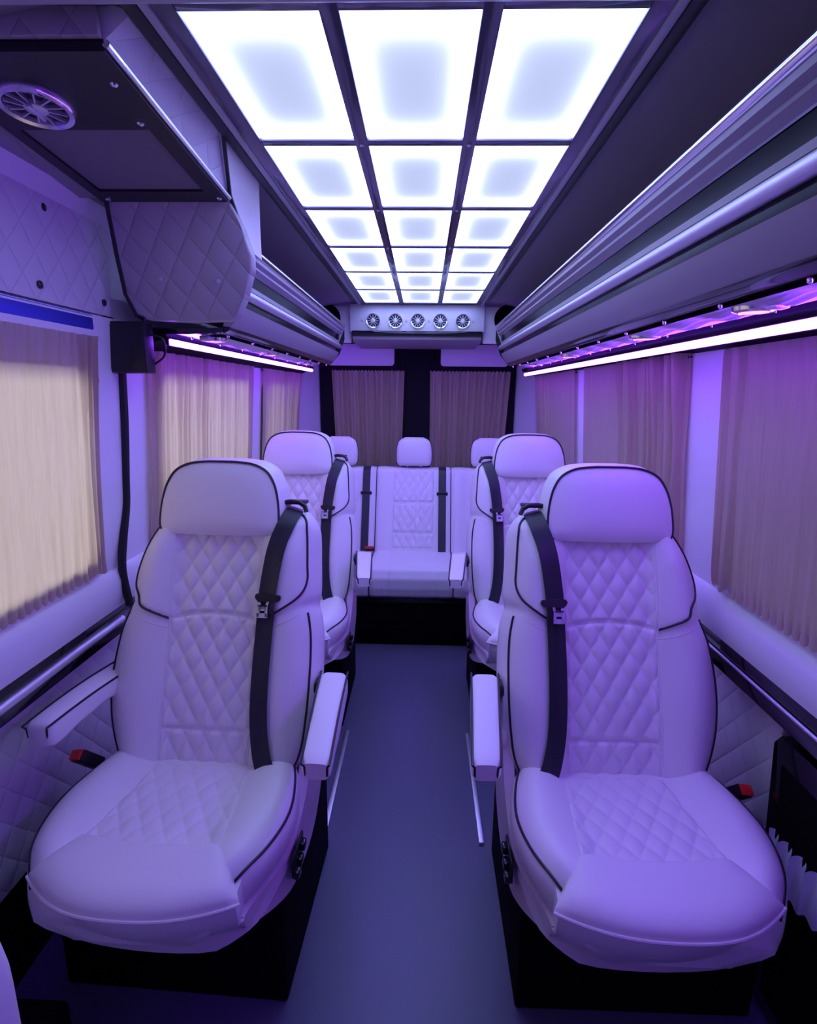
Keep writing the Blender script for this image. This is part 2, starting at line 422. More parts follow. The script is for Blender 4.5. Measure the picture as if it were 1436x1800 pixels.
# frame bars leave the tiles open
x0 = -0.308 - 0.055; x1 = 0.308 + 0.055
fr.box(-0.36, -0.308, TY0 - 0.03, 3.24, -0.004, 0.010, 0.002); fr.box(0.308, 0.36, TY0 - 0.03, 3.24, -0.004, 0.010, 0.002)
for s in (-1, 1):
    c = s * (PW / 2 + 0.01375); fr.box(c - 0.01375, c + 0.01375, TY0 - 0.03, 3.24, -0.004, 0.010, 0.002)
for k in range(7):
    y = TY0 + TY * k
    fr.box(-0.308, 0.308, y - 0.0235 if k else TY0 - 0.03, y, -0.003, 0.009, 0.001)
fr.obj('frame', 'frame_black', cl)
for s in (-1, 1):
    r = B(); a, b = sorted((s * 0.338, s * 0.352)); r.box(a, b, 0.80, 3.235, -0.008, 0.0, 0.003)
    r.obj('side_rail', 'trim_grey', cl)['label'] = 'grey rail along the side of the light grid'
    # joints in the black edge
    r = B(); a, b = sorted((s * 0.352, s * 0.375)); r.box(a, b, 0.80, 3.1, -0.008, 0.006, 0.003)
    r.obj('edge_strip', 'black', cl)
d0 = None
for j in range(6):
    for i in (-1, 0, 1):
        if d0 is None:
            g = B(); g.prism(rrect(-PW / 2, PW / 2, -PL / 2, PL / 2, 0.008, 4), 'Z', 0.001, 0.007)
            d0 = g.obj('diffuser', 'diffuser', cl); d = d0; d['label'] = 'glowing white light tile'
        else: d = d0.copy(); COL.objects.link(d)
        d.location = (i * TP, TY0 + j * TY + PL / 2, 0)
s0 = None
for j in range(1, 6):
    for i in (-1, 1):
        if s0 is None:
            s0 = B().lathe([(0.0045, -0.004), (0.0045, -0.0065), (0.003, -0.008), (0.0005, -0.0085)], 12).obj('screw', 'chrome', cl); sc = s0
        else: sc = s0.copy(); COL.objects.link(sc)
        sc.location = (i * (PW / 2 + 0.01375), TY0 + j * TY - 0.0118, 0)

# ================================================================== REAR AIR PANEL
ac = thing('air_vent_panel', 'cream rear ceiling panel holding five round air vents', 'vent panel', (XC, 3.25, 1.70))
w = B(); w.box(-0.385, 0.385, 0, 0.04, 0.030, 0.180, 0.006); w.obj('panel', 'wall', ac)
w = B(); w.box(-0.375, 0.375, -0.020, 0.03, 0.006, 0.034, 0.008, 3); w.obj('lower_lip', 'gloss_black', ac)
w = B()
w.loft([[(x, y, z) for y, z in ((0.0, 0.010), (0.0, -0.012), (0.03, -0.026), (0.455, -0.03), (0.455, 0.0), (0.05, 0.02))] for x in (-0.37, 0.37)])
w.obj('soffit', 'liner', ac)
def vent(parent, x, y, z, r, mtx, name='vent'):
    e = bpy.data.objects.new(name, None)
    ring = B().lathe([(r, 0), (r, 0.006), (r * 0.93, 0.012), (r * 0.80, 0.010), (r * 0.76, 0.0)], 32).obj('vent_ring', 'chrome', parent)
    ring.matrix_local = Matrix.Translation((x, y, z)) @ mtx
    c = B().lathe([(r * 0.78, 0.001), (r * 0.78, 0.003), (0.001, 0.003)], 28).obj('vent_well', 'black', ring)
    f = B()
    for k in range(12):
        a = 2 * pi * k / 12
        f.box(r * 0.30, r * 0.76, -0.0012, 0.0012, 0.003, 0.009, mtx=Matrix.Rotation(a, 4, 'Z'))
    f.obj('vent_fins', 'satin_metal', ring)
    h = B().lathe([(r * 0.30, 0.003), (r * 0.30, 0.010), (r * 0.22, 0.013), (0.001, 0.013)], 20)
    h.box(-0.003, 0.003, -r * 0.36, r * 0.36, 0.012, 0.017, 0.001)
    h.obj('vent_knob', 'satin_metal', ring)
    return ring
RX = Matrix.Rotation(radians(90), 4, 'X')
for k in range(5): vent(ac, (k - 2) * 0.128 + 0.005, -0.001, 0.088, 0.042, RX)
for x in (-0.315, -0.06, 0.068, 0.32):
    o = B().lathe([(0.006, 0), (0.006, 0.002), (0.001, 0.004)], 12).obj('screw', 'trim_grey', ac)
    o.matrix_local = Matrix.Translation((x, -0.001, 0.088)) @ RX
for s in (-1, 1):
    sp = thing('speaker', ('left' if s < 0 else 'right') + ' rear corner panel with a round black speaker beside the air vents', 'speaker', (XC + s * 0.52, 3.28, 1.80), 0, 'rear speakers')
    B().box(-0.14, 0.14, 0, 0.03, -0.13, 0.075, 0.01).obj('panel', 'wall', sp)
    o = B().lathe([(0.078, 0), (0.078, 0.008), (0.070, 0.012), (0.055, 0.006), (0.001, 0.004)], 32).obj('grille', 'matt_black', sp)
    o.matrix_local = Matrix.Translation((0.0, -0.002, 0.005)) @ RX

# ================================================================== RACKS
def rack(side, ya, yb, label):
    r = thing('luggage_rack', label, 'rack', (XC + (0.036 if side > 0 else 0), 0, 0), 0, 'overhead racks')
    X = lambda h: side * h
    def strip(name, m, prof, lab=None, a=ya, b=yb, sharp=40):
        w = B(); w.loft([[(X(h), y, z) for h, z in prof] for y in (a, (a + b) / 2, b)])
        o = w.obj(name, m, r, sharp=sharp)
        if lab: o['label'] = lab
        return o
    w = B(); w.tube([(X(0.413), ya - 0.012, 1.752), (X(0.413), yb, 1.752)], 0.0105, 14)
    w.obj('top_rail', 'chrome', r)['label'] = 'bright chrome top rail'
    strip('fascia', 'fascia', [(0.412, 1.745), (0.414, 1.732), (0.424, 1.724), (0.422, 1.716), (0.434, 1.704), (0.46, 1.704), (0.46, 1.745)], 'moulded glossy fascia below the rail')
    strip('chrome_strip', 'chrome', [(0.433, 1.704), (0.434, 1.701), (0.46, 1.700), (0.46, 1.704)])
    strip('black_band', 'band_black', [(0.436, 1.700), (0.444, 1.665), (0.446, 1.630), (0.448, 1.606), (0.48, 1.606), (0.47, 1.70)], 'gloss black band')
    w = B(); w.tube([(X(0.438), ya, 1.642), (X(0.438), yb, 1.642)], 0.013, 14)
    w.obj('hand_rail', 'satin_metal', r)['label'] = 'silver tube along the black band'
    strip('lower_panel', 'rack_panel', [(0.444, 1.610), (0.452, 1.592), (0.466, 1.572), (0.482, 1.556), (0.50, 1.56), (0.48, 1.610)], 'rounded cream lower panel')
    strip('lower_edge', 'gloss_black', [(0.479, 1.557), (0.485, 1.548), (0.50, 1.541), (0.50, 1.560)])
    strip('underside', 'gloss_black', [(0.498, 1.545), (0.54, 1.542), (0.60, 1.538), (0.70, 1.54), (0.775, 1.55), (0.775, 1.562), (0.60, 1.552), (0.498, 1.557)], 'gloss black underside with lamps')
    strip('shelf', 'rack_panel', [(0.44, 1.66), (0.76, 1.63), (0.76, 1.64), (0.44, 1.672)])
    # gathered cloth inlay in the underside
    w = B()
    L = yb - ya - 0.25
    def fn(u, v):
        y = ya + 0.12 + L * v
        g = 0.004 * sin(y * 2 * pi / 0.16 + 0.5 * sin(u * 4)) + 0.0015 * sin(u * 55)
        h = 0.525 + 0.085 * u
        return (X(h), y, 1.5375 - 0.004 * sin(pi * u) + g * sin(pi * u) - (h - 0.52) * 0.03)
    w.grid(fn, 16, int(L / 0.012)); w.obj('gathered_inlay', 'mesh_cloth', r, recalc=True)['label'] = 'gathered cloth inlay in the underside'
    # studs
    st = None; n = int((yb - ya) / 0.22)
    for k in range(n + 1):
        for h in (0.508, 0.632):
            y = ya + 0.06 + (yb - ya - 0.1) * k / n + (0.05 if h > 0.6 else 0)
            if st is None:
                st = B().lathe([(0.0042, 0), (0.0042, -0.003), (0.003, -0.006), (0.0008, -0.007)], 12).obj('stud', 'chrome', r); q = st
            else: q = st.copy(); COL.objects.link(q)
            q.location = (X(h), y, 1.5405)
    # reading lamps
    ys = [1.62, 2.2, 2.85] if side < 0 else [0.98, 1.45, 2.15, 2.8]
    for y in ys:
        hs = B().lathe([(0.036, 0), (0.034, -0.008), (0.026, -0.011), (0.024, -0.006)], 24).obj('lamp_housing', 'chrome', r)
        hs.location = (X(0.565), y, 1.538)
        l = B().lathe([(0.0235, -0.006), (0.0235, -0.009), (0.0225, -0.0105), (0.001, -0.0115)], 24).obj('lamp_lens', 'spot', hs)
        l['label'] = 'glowing violet lamp lens'
        kn = B().box(-0.013, 0.013, -0.075, -0.052, -0.014, 0.0, 0.003).obj('switch', 'satin_metal', hs)
    # end blanking at the back
    strip('end_cap', 'black', [(0.41, 1.74), (0.41, 1.68), (0.44, 1.60), (0.49, 1.545), (0.60, 1.545), (0.60, 1.64), (0.44, 1.67)], None, yb, yb + 0.004)
    return r
rack(-1, 1.52, 3.20, 'left overhead rack with chrome rail, starting behind the quilted end cap')
rack(1, 0.05, 3.20, 'right overhead rack with chrome rail running the full length of the van')

# quilted end cap of left rack
ec = thing('rack_end_cap', 'quilted leather end cap closing the near end of the left rack', 'panel', (XC, 1.31, 0))
cap = [(-0.397, 1.811), (-0.380, 1.76), (-0.368, 1.706), (-0.374, 1.675), (-0.404, 1.618), (-0.430, 1.578), (-0.450, 1.566), (-0.56, 1.562), (-0.67, 1.566), (-0.690, 1.575), (-0.700, 1.62), (-0.690, 1.70), (-0.673, 1.806), (-0.55, 1.810)]
def shear(o):
    for v in o.data.vertices: v.co.y += (1.811 - v.co.z) * 0.52
    return o
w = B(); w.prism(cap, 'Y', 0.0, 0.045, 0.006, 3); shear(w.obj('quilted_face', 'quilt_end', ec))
w = B(); w.tube([(x, 0.0, z) for x, z in cap[8:13]], 0.005, 8); shear(w.obj('edge_piping', 'piping', ec))
for x, z in ((-0.60, 1.655), (-0.46, 1.65)):
    o = B().lathe([(0.006, 0), (0.006, 0.002), (0.001, 0.004)], 12).obj('button', 'trim_grey', ec); o.matrix_local = Matrix.Translation((x, (1.811 - z) * 0.52, z)) @ RX
# finisher tube ends (chrome end of the top rail)
# near overhead cabinet
cb = thing('overhead_cabinet', 'black-framed overhead cabinet with round vent and speaker cloth, top left', 'cabinet', (0, 0, 0))
def zc(y): return 1.850 - (y - 0.83) * 0.085
CY0, CY1 = 0.838, 1.305
w = B()
w.loft([[(-0.440, y, zc(y) + 0.003), (-0.396, y, 1.885), (-0.43, y, 1.893), (-0.80, y, 1.87), (-0.80, y, zc(y) + 0.003)] for y in (CY0 + 0.003, CY1 - 0.002)])
w.obj('body', 'quilt_strip', cb)['label'] = 'pale quilted cabinet side'
def slab(w, xa, xb, ya, yb, up=0.002, dn=0.012):
    w.loft([[(xa, y, zc(y) + up), (xb, y, zc(y) + up), (xb, y, zc(y) - dn), (xa, y, zc(y) - dn)] for y in (ya, yb)])
w = B(); slab(w, -0.474, -0.440, CY0, CY1); slab(w, -0.722, -0.698, CY0, CY1)
slab(w, -0.698, -0.474, CY0, 1.025); slab(w, -0.698, -0.474, 1.255, CY1)
w.obj('underside_frame', 'black', cb)['label'] = 'black underside frame'
w = B(); slab(w, -0.698, -0.474, 1.025, 1.255, 0.0, 0.007); w.obj('speaker_cloth', 'fabric', cb)['label'] = 'grey speaker cloth panel'
w = B(); slab(w, -0.80, -0.722, CY0, CY1, 0.0, 0.004); w.obj('outer_panel', 'rack_panel', cb)
w = B(); w.tube([(-0.437, y, zc(y) - 0.003) for y in (CY0, CY1)], 0.0055, 10); w.obj('edge_trim', 'chrome', cb)['label'] = 'bright metal edge trim'
vm = Matrix.Rotation(radians(180) - 0.085, 4, 'X')
vent(cb, -0.617, 0.952, zc(0.952) - 0.011, 0.056, vm)
for x, y in ((-0.465, 0.905), (-0.478, 1.005), (-0.452, 1.285), (-0.70, 1.29)):
    o = B().lathe([(0.006, 0), (0.006, 0.002), (0.004, 0.004), (0.001, 0.0045)], 12).obj('screw', 'chrome', cb)
    o.matrix_local = Matrix.Translation((x, y, zc(y) - 0.0115)) @ vm
# plain pale side panel between cabinet and rack
sp = B(); rows = [(1.887, -0.3925, 1.152, 1.390), (1.812, -0.4365, 1.306, 1.537), (1.738, -0.4460, 1.446, 1.572)]
def srf(d): return [[(x + d, ya + (yb - ya) * k / 6, z) for k in range(7)] for z, x, ya, yb in rows]
f, bk = srf(0.0), srf(-0.006)
sp.loft([f[i] + list(reversed(bk[i])) for i in range(3)])
o = sp.obj('side_panel', 'wall', sharp=60)
tag(o, 'plain pale side panel between the overhead cabinet and the left rack rail', 'panel')
s = B(); s.tube([(-0.391, 1.150, 1.886), (-0.4345, 1.305, 1.812), (-0.4435, 1.446, 1.737)], 0.0042, 8); s.obj('edge_piping', 'piping', o)
# near end quilted header (faces the camera) above the cabinet's near edge
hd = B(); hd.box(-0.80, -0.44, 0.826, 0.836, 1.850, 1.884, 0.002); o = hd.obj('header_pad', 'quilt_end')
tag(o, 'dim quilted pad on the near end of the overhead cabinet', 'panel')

# left upper wall pad with buttons, blue strip
up_ = thing('upper_wall_pad', 'violet-lit quilted pad on the left wall above the window', 'panel', (0, 0, 0))
w = B()
w.loft([[(-0.800, y, 1.570), (-0.812, y, 1.572), (-0.812, y, 1.802), (-0.785, y, 1.802), (-0.790, y, 1.70)] for y in (0.1, 1.43)])
w.obj('pad', 'quilt_side', up_)
RYp = Matrix.Rotation(radians(90), 4, 'Y')
for y, z in ((1.20, 1.755), (1.17, 1.600), (1.40, 1.600)):
    b = B().lathe([(0.008, 0), (0.008, 0.003), (0.004, 0.005), (0.001, 0.0055)], 14).obj('button', 'black', up_)
    b.matrix_local = Matrix.Translation((-0.80 + (0.010 if z > 1.7 else 0.003), y, z)) @ RYp
bs = B(); bs.box(-0.835, -0.798, 0.1, 1.352, 1.528, 1.568, 0.006)
tag(bs.obj('header_strip', 'blue_metal'), 'blue metal strip above the front left curtain', 'strip')
bs = B(); bs.box(-0.84, -0.806, 0.1, 1.352, 1.508, 1.527, 0.003)
tag(bs.obj('curtain_track', 'black'), 'black track over the front left curtain', 'track')

# small black monitor
mo = thing('monitor', 'small black screen hanging at the left door pillar', 'monitor', (-0.768, 1.42, 1.50), 0)
B().box(-0.050, 0.055, 0.0, 0.05, -0.068, 0.060, 0.005).obj('housing', 'black', mo)
B().box(-0.110, -0.050, 0.02, 0.06, -0.055, 0.075, 0.005).obj('bracket', 'matt_black', mo)
B().box(-0.044, 0.050, -0.002, 0.001, -0.060, 0.052, 0.001).obj('screen', 'black', mo)
w = B(); w.tube(spline([(0.055, 0.03, 0.03), (0.085, 0.035, 0.02), (0.085, 0.04, -0.02), (0.05, 0.05, -0.045)], 8), 0.003, 6); w.obj('cable', 'black', mo)
# red marker by the door pillar
rm = B().box(-0.812, -0.800, 1.338, 1.350, 1.405, 1.425, 0.002); tag(rm.obj('marker_lamp', 'diff_red'), 'small red marker under the monitor by the left door pillar', 'lamp')
# door seal
se = B(); pts = spline([(XC - hw(1.42) + 0.0, 1.46, 1.44), (XC - hw(1.3), 1.462, 1.30), (XC - hw(1.15) - 0.002, 1.462, 1.15), (XC - hw(1.05), 1.458, 1.07), (XC - hw(0.98) + 0.003, 1.43, 0.98), (XC - 0.785, 1.405, 0.90), (XC - 0.775, 1.405, 0.80)], 8)
se.tube([p + Vector((0.004, 0, 0)) for p in pts], 0.011, 8)
tag(se.obj('door_seal', 'rubber'), 'black rubber seal running down the left door pillar', 'seal')

# ================================================================== LED BARS
def led_bar(side, ya, yb, label):
    t = thing('led_bar', label, 'light bar', (XC + side * 0.662, 0, 1.520 if side < 0 else 1.504), 0, 'violet light bars')
    B().box(min(0.004 * side, 0.020 * side), max(0.004 * side, 0.020 * side), ya, yb, -0.008, 0.012, 0.002).obj('channel', 'black', t)
    o = B().tube([(0, ya + 0.005, 0), (0, yb - 0.005, 0)], 0.0088, 14).obj('tube', 'tube', t)
    o['label'] = 'glowing violet-white tube'
led_bar(-1, 1.55, 3.50, 'left glowing violet light bar under the rack above the curtains')
led_bar(1, -0.60, 3.42, 'right glowing violet light bar under the rack above the curtains')
for sd in (-1, 1):   # dark soffit between bar and window wall
    a, b = sorted((XC + sd * 0.672, XC + sd * 0.79))
    ya = 1.55 if sd < 0 else 0.0
    w = B(); w.loft([[(XC + sd * h, y, z) for h, z in ((0.672, 1.530), (0.70, 1.522), (0.775, 1.491), (0.80, 1.491), (0.80, 1.55), (0.672, 1.545))] for y in (ya, 3.60)])
    struct(w.obj('trim_5', 'wall_dark'), 'dark soffit between the light bar and the window wall')

# ================================================================== CURTAINS
def curtain(label, side, y0, y1, folds, z0=0.915, z1=1.500, group='side window curtains', ruffle=0.0045, rod=True):
    """folds: function y -> (amplitude, phase)"""
    c = thing('curtain', label, 'curtain', (0, 0, 0), 0, group)
    ny = int((y1 - y0) / 0.0035); nz = 40
    ph = [0.0]; amp = []
    for i in range(ny):
        y = y0 + (y1 - y0) * i / (ny - 1); a, wl = folds(y)
        amp.append(a); ph.append(ph[-1] + 2 * pi * (y1 - y0) / (ny - 1) / (wl * (1 + 0.35 * sin(y * 37) + 0.2 * sin(y * 91))))
    def fn(u, v):
        i = min(ny - 1, int(round(u * (ny - 1)))); y = y0 + (y1 - y0) * u; z = z0 + (z1 - z0) * v
        d = amp[i] * (sin(ph[i]) + 0.4 * sin(2.3 * ph[i] + 1.3 * v)) * (0.75 + 0.25 * cos(2 * pi * v))
        e = exp(-(z - z0) / 0.018) + 0.7 * exp(-(z1 - z) / 0.014)
        d += ruffle * e * sin(2 * pi * y / 0.024)
        zz = z + (0.006 * sin(2 * pi * y / 0.024 + 1.0)) * exp(-(z - z0) / 0.012)
        return (XC + side * (hw(zz) - 0.016 + d), y + 0.004 * e * sin(2 * pi * y / 0.024 + 1.2), zz)
    B().grid(fn, ny, nz).obj('cloth', 'curtain', c, sharp=80)
    for z, rr in ((z0 + 0.012, 0.003), (z1 - 0.010, 0.003)):
        B().tube([(XC + side * (hw(z) - 0.004), y0, z), (XC + side * (hw(z) - 0.004), y1, z)], rr, 6).obj('curtain_wire', 'black', c)
    return c
curtain('wide backlit cream curtain over the front left window', -1, 0.15, 1.325, lambda y: (0.0018 + 0.007 * sstep((y - 1.18) / 0.08), 0.060 - 0.03 * sstep((y - 1.18) / 0.08)), z1=1.512, z0=0.93)
curtain('pleated cream curtain over the middle left window', -1, 1.585, 2.56, lambda y: (0.013 if y < 2.05 else 0.008, 0.055 if y < 2.05 else 0.10))
curtain('narrow pleated curtain over the rearmost left window', -1, 2.72, 3.50, lambda y: (0.008 if y < 3.15 else 0.012, 0.10 if y < 3.15 else 0.06))
curtain('wide brownish curtain over the front right window', 1, 0.15, 1.325, lambda y: (0.0010 + 0.007 * sstep((y - 1.18) / 0.08), 0.065 - 0.02 * sstep((y - 1.18) / 0.08)), z1=1.495, z0=0.93)
curtain('curtain bunched in deep pleats over the middle right window', 1, 1.505, 2.45, lambda y: (0.021 if y < 1.98 else 0.0012, 0.050 if y < 1.98 else 0.12))
curtain('flat brown curtain over the rearmost right window', 1, 2.60, 3.45, lambda y: (0.0015 if y < 3.1 else 0.009, 0.12 if y < 3.1 else 0.04))

def rear_curtain(label, xa_t, xb_t, xa_b, xb_b):
    c = thing('curtain', label, 'curtain', (0, 0, 0), 0, 'rear door curtains')
    n = 14
    def fn(u, v):
        z = 0.80 + (1.53 - 0.80) * v; w = u + 0.01 * sin(u * 31)
        xt = xa_t + (xb_t - xa_t) * u; xb = xa_b + (xb_b - xa_b) * u
        x = xb + (xt - xb) * v
        d = 0.010 * (sin(2 * pi * n * w) + 0.3 * sin(2 * pi * 5.3 * u + 2 * v))
        e = exp(-(1.53 - z) / 0.015)
        return (x, 3.715 + d, z + 0.004 * e * sin(2 * pi * 22 * u))
    B().grid(fn, 220, 30).obj('cloth', 'curtain', c, sharp=80)
    B().tube([(xa_t - 0.01, 3.735, 1.527), (xb_t + 0.01, 3.735, 1.527)], 0.004, 6).obj('curtain_wire', 'black', c)
rear_curtain('pleated curtain on the left rear door window', -0.618, -0.130, -0.588, -0.150)
rear_curtain('pleated curtain on the right rear door window', 0.040, 0.575, 0.048, 0.540)

# ================================================================== SEATS
TH = atan(0.36); UV = Vector((0, sin(TH), cos(TH))); NV = Vector((0, -cos(TH), sin(TH)))
WALL_W = [(-0.03, .165), (0.0, .198), (0.05, .226), (0.13, .247), (0.23, .254), (0.33, .244), (0.385, .226), (0.41, .218), (0.44, .218), (0.50, .208), (0.56, .186), (0.61, .155), (0.64, .125), (0.665, .06)]
AISLE_W = [(-0.03, .18), (0.0, .213), (0.05, .240), (0.13, .252), (0.23, .256), (0.33, .253), (0.385, .244), (0.41, .236), (0.44, .240), (0.52, .236), (0.59, .231), (0.63, .222), (0.652, .205), (0.665, .17)]
PANW = 0.112
def bp(x, s, n): return Vector((x, 0, 0.48)) + UV * s + NV * n
def wing_line(ax): return 0.362 + 0.050 * ((ax - 0.11) / 0.12)
def F(x, s):
    w = cinterp(AISLE_W if x > 0 else WALL_W, s); ax = abs(x)
    u = max(0.0, min(1.0, (ax - 0.095) / max(0.02, w - 0.095)))
    n = 0.042 * sin(pi * min(1.0, u * 0.80)) - 0.030 * u ** 5
    n *= 1 - 0.55 * sstep((s - 0.52) / 0.12)
    if s > wing_line(ax) and ax > 0.10: n += 0.006 * sstep((s - wing_line(ax)) / 0.008) * sstep((ax - 0.10) / 0.01)
    n -= 0.05 * max(0, (s - 0.60) / 0.065) ** 2
    n -= 0.035 * max(0, (0.03 - s) / 0.06) ** 2
    n += 0.008 * exp(-((s - 0.16) / 0.12) ** 2)       # lumbar swell
    return n
def puff_panel(P, hx0, hx1, sA, sB, du, dv, amp, nu, nv, off=0.0, base=0.001):
    """P(x,s,n) position; hx(s) half width; sA,sB functions of x"""
    def fn(u, v):
        x = -1 + 2 * u
        s = 0; 
        xx = x * hx0
        a = sA(xx); b = sB(xx); s = a + (b - a) * v
        t = (s - sA(0)) / (sB(0) - sA(0)) if True else v
        xx = x * (hx0 + (hx1 - hx0) * v)
        q1 = abs(sin(pi * (xx / du + (s + off) / dv))); q2 = abs(sin(pi * (xx / du - (s + off) / dv)))
        edge = min(1, (1 - abs(x)) * hx0 / 0.010, min(v, 1 - v) * abs(b - a) / 0.010)
        e = sqrt(max(0.0, min(1, edge)))
        n = base + amp * (q1 * q2) ** 0.5 * e - 0.004 * (1 - e)
        return P(xx, s, n)
    return B().grid(fn, nu, nv)
def mirror(b, m):
    if m < 0:
        for v in b.bm.verts: v.co.x = -v.co.x
    return b

def rounded_ring(x0, x1, y0, y1, z, p=4.0, n=40, cx=None):
    cx = (x0 + x1) / 2; cy = (y0 + y1) / 2; rx = (x1 - x0) / 2; ry = (y1 - y0) / 2
    out = []
    for k in range(n):
        t = 2 * pi * k / n; c, s_ = cos(t), sin(t)
        out.append(Vector((cx + rx * (abs(c) ** (2 / p)) * (1 if c >= 0 else -1), cy + ry * (abs(s_) ** (2 / p)) * (1 if s_ >= 0 else -1), z)))
    return out

def armrest(parent, m, name='armrest', dx=0.0, arc=0.0, L=0.35):
    """aisle-type armrest at local x .275..345"""
    b = B(); rings = []
    for k in range(17):
        t = k / 16; y = 0.12 - L * t
        top = 0.700 + 0.006 * sin(pi * t) - 0.002 * t
        hgt = 0.062 - 0.012 * t + 0.012 * sin(pi * t * 0.9)
        if t > 0.55: hgt -= 0.010 * sstep((t - 0.55) / 0.2)
        cx = 0.302 + 0.034 * t - dx; hwid = 0.036 - 0.007 * t
        hgt -= arc * sin(pi * min(1, t / 0.85)) ** 2
        if arc: hgt += 0.014 * sstep((t - 0.6) / 0.4)
        f = 1.0
        if k == 0 or k == 16: f = 0.80
        rings.append([Vector((v.x, y + (0.006 if k == 16 else 0), v.z)) for v in
                      [Vector((cx + (q.x) * hwid * f, 0, top - hgt / 2 + q.y * hgt / 2 * f)) for q in rounded_ring(-1, 1, -1, 1, 0, 5.0, 28)]])
    b.loft(rings); mirror(b, m)
    o = b.obj(name, 'leather', parent, sharp=60)
    for s in (1, -1):
        b = B(); pts = []
        for k in range(17):
            t = k / 16; y = 0.12 - (L - 0.002) * t; top = 0.700 + 0.006 * sin(pi * t) - 0.002 * t
            cx = 0.302 + 0.034 * t - dx; hwid = 0.036 - 0.007 * t
            pts.append((cx + s * hwid * 0.945, y, top - 0.0035))
        hgt = 0.045
        e = pts[-1]
        pts += [(e[0] - s * 0.005, e[1] + 0.005, e[2] - 0.008), (e[0] - s * 0.006, e[1] + 0.006, e[2] - 0.028)]
        b.tube(pts, 0.0026, 6); mirror(b, m); b.obj('piping', 'piping', o)
    b = B().lathe([(0.024, -0.012), (0.026, 0), (0.024, 0.012)], 20, Matrix.Translation((0.262, 0.10, 0.665)) @ RYp)
    mirror(b, m); b.obj('hinge', 'black', o)
    return o

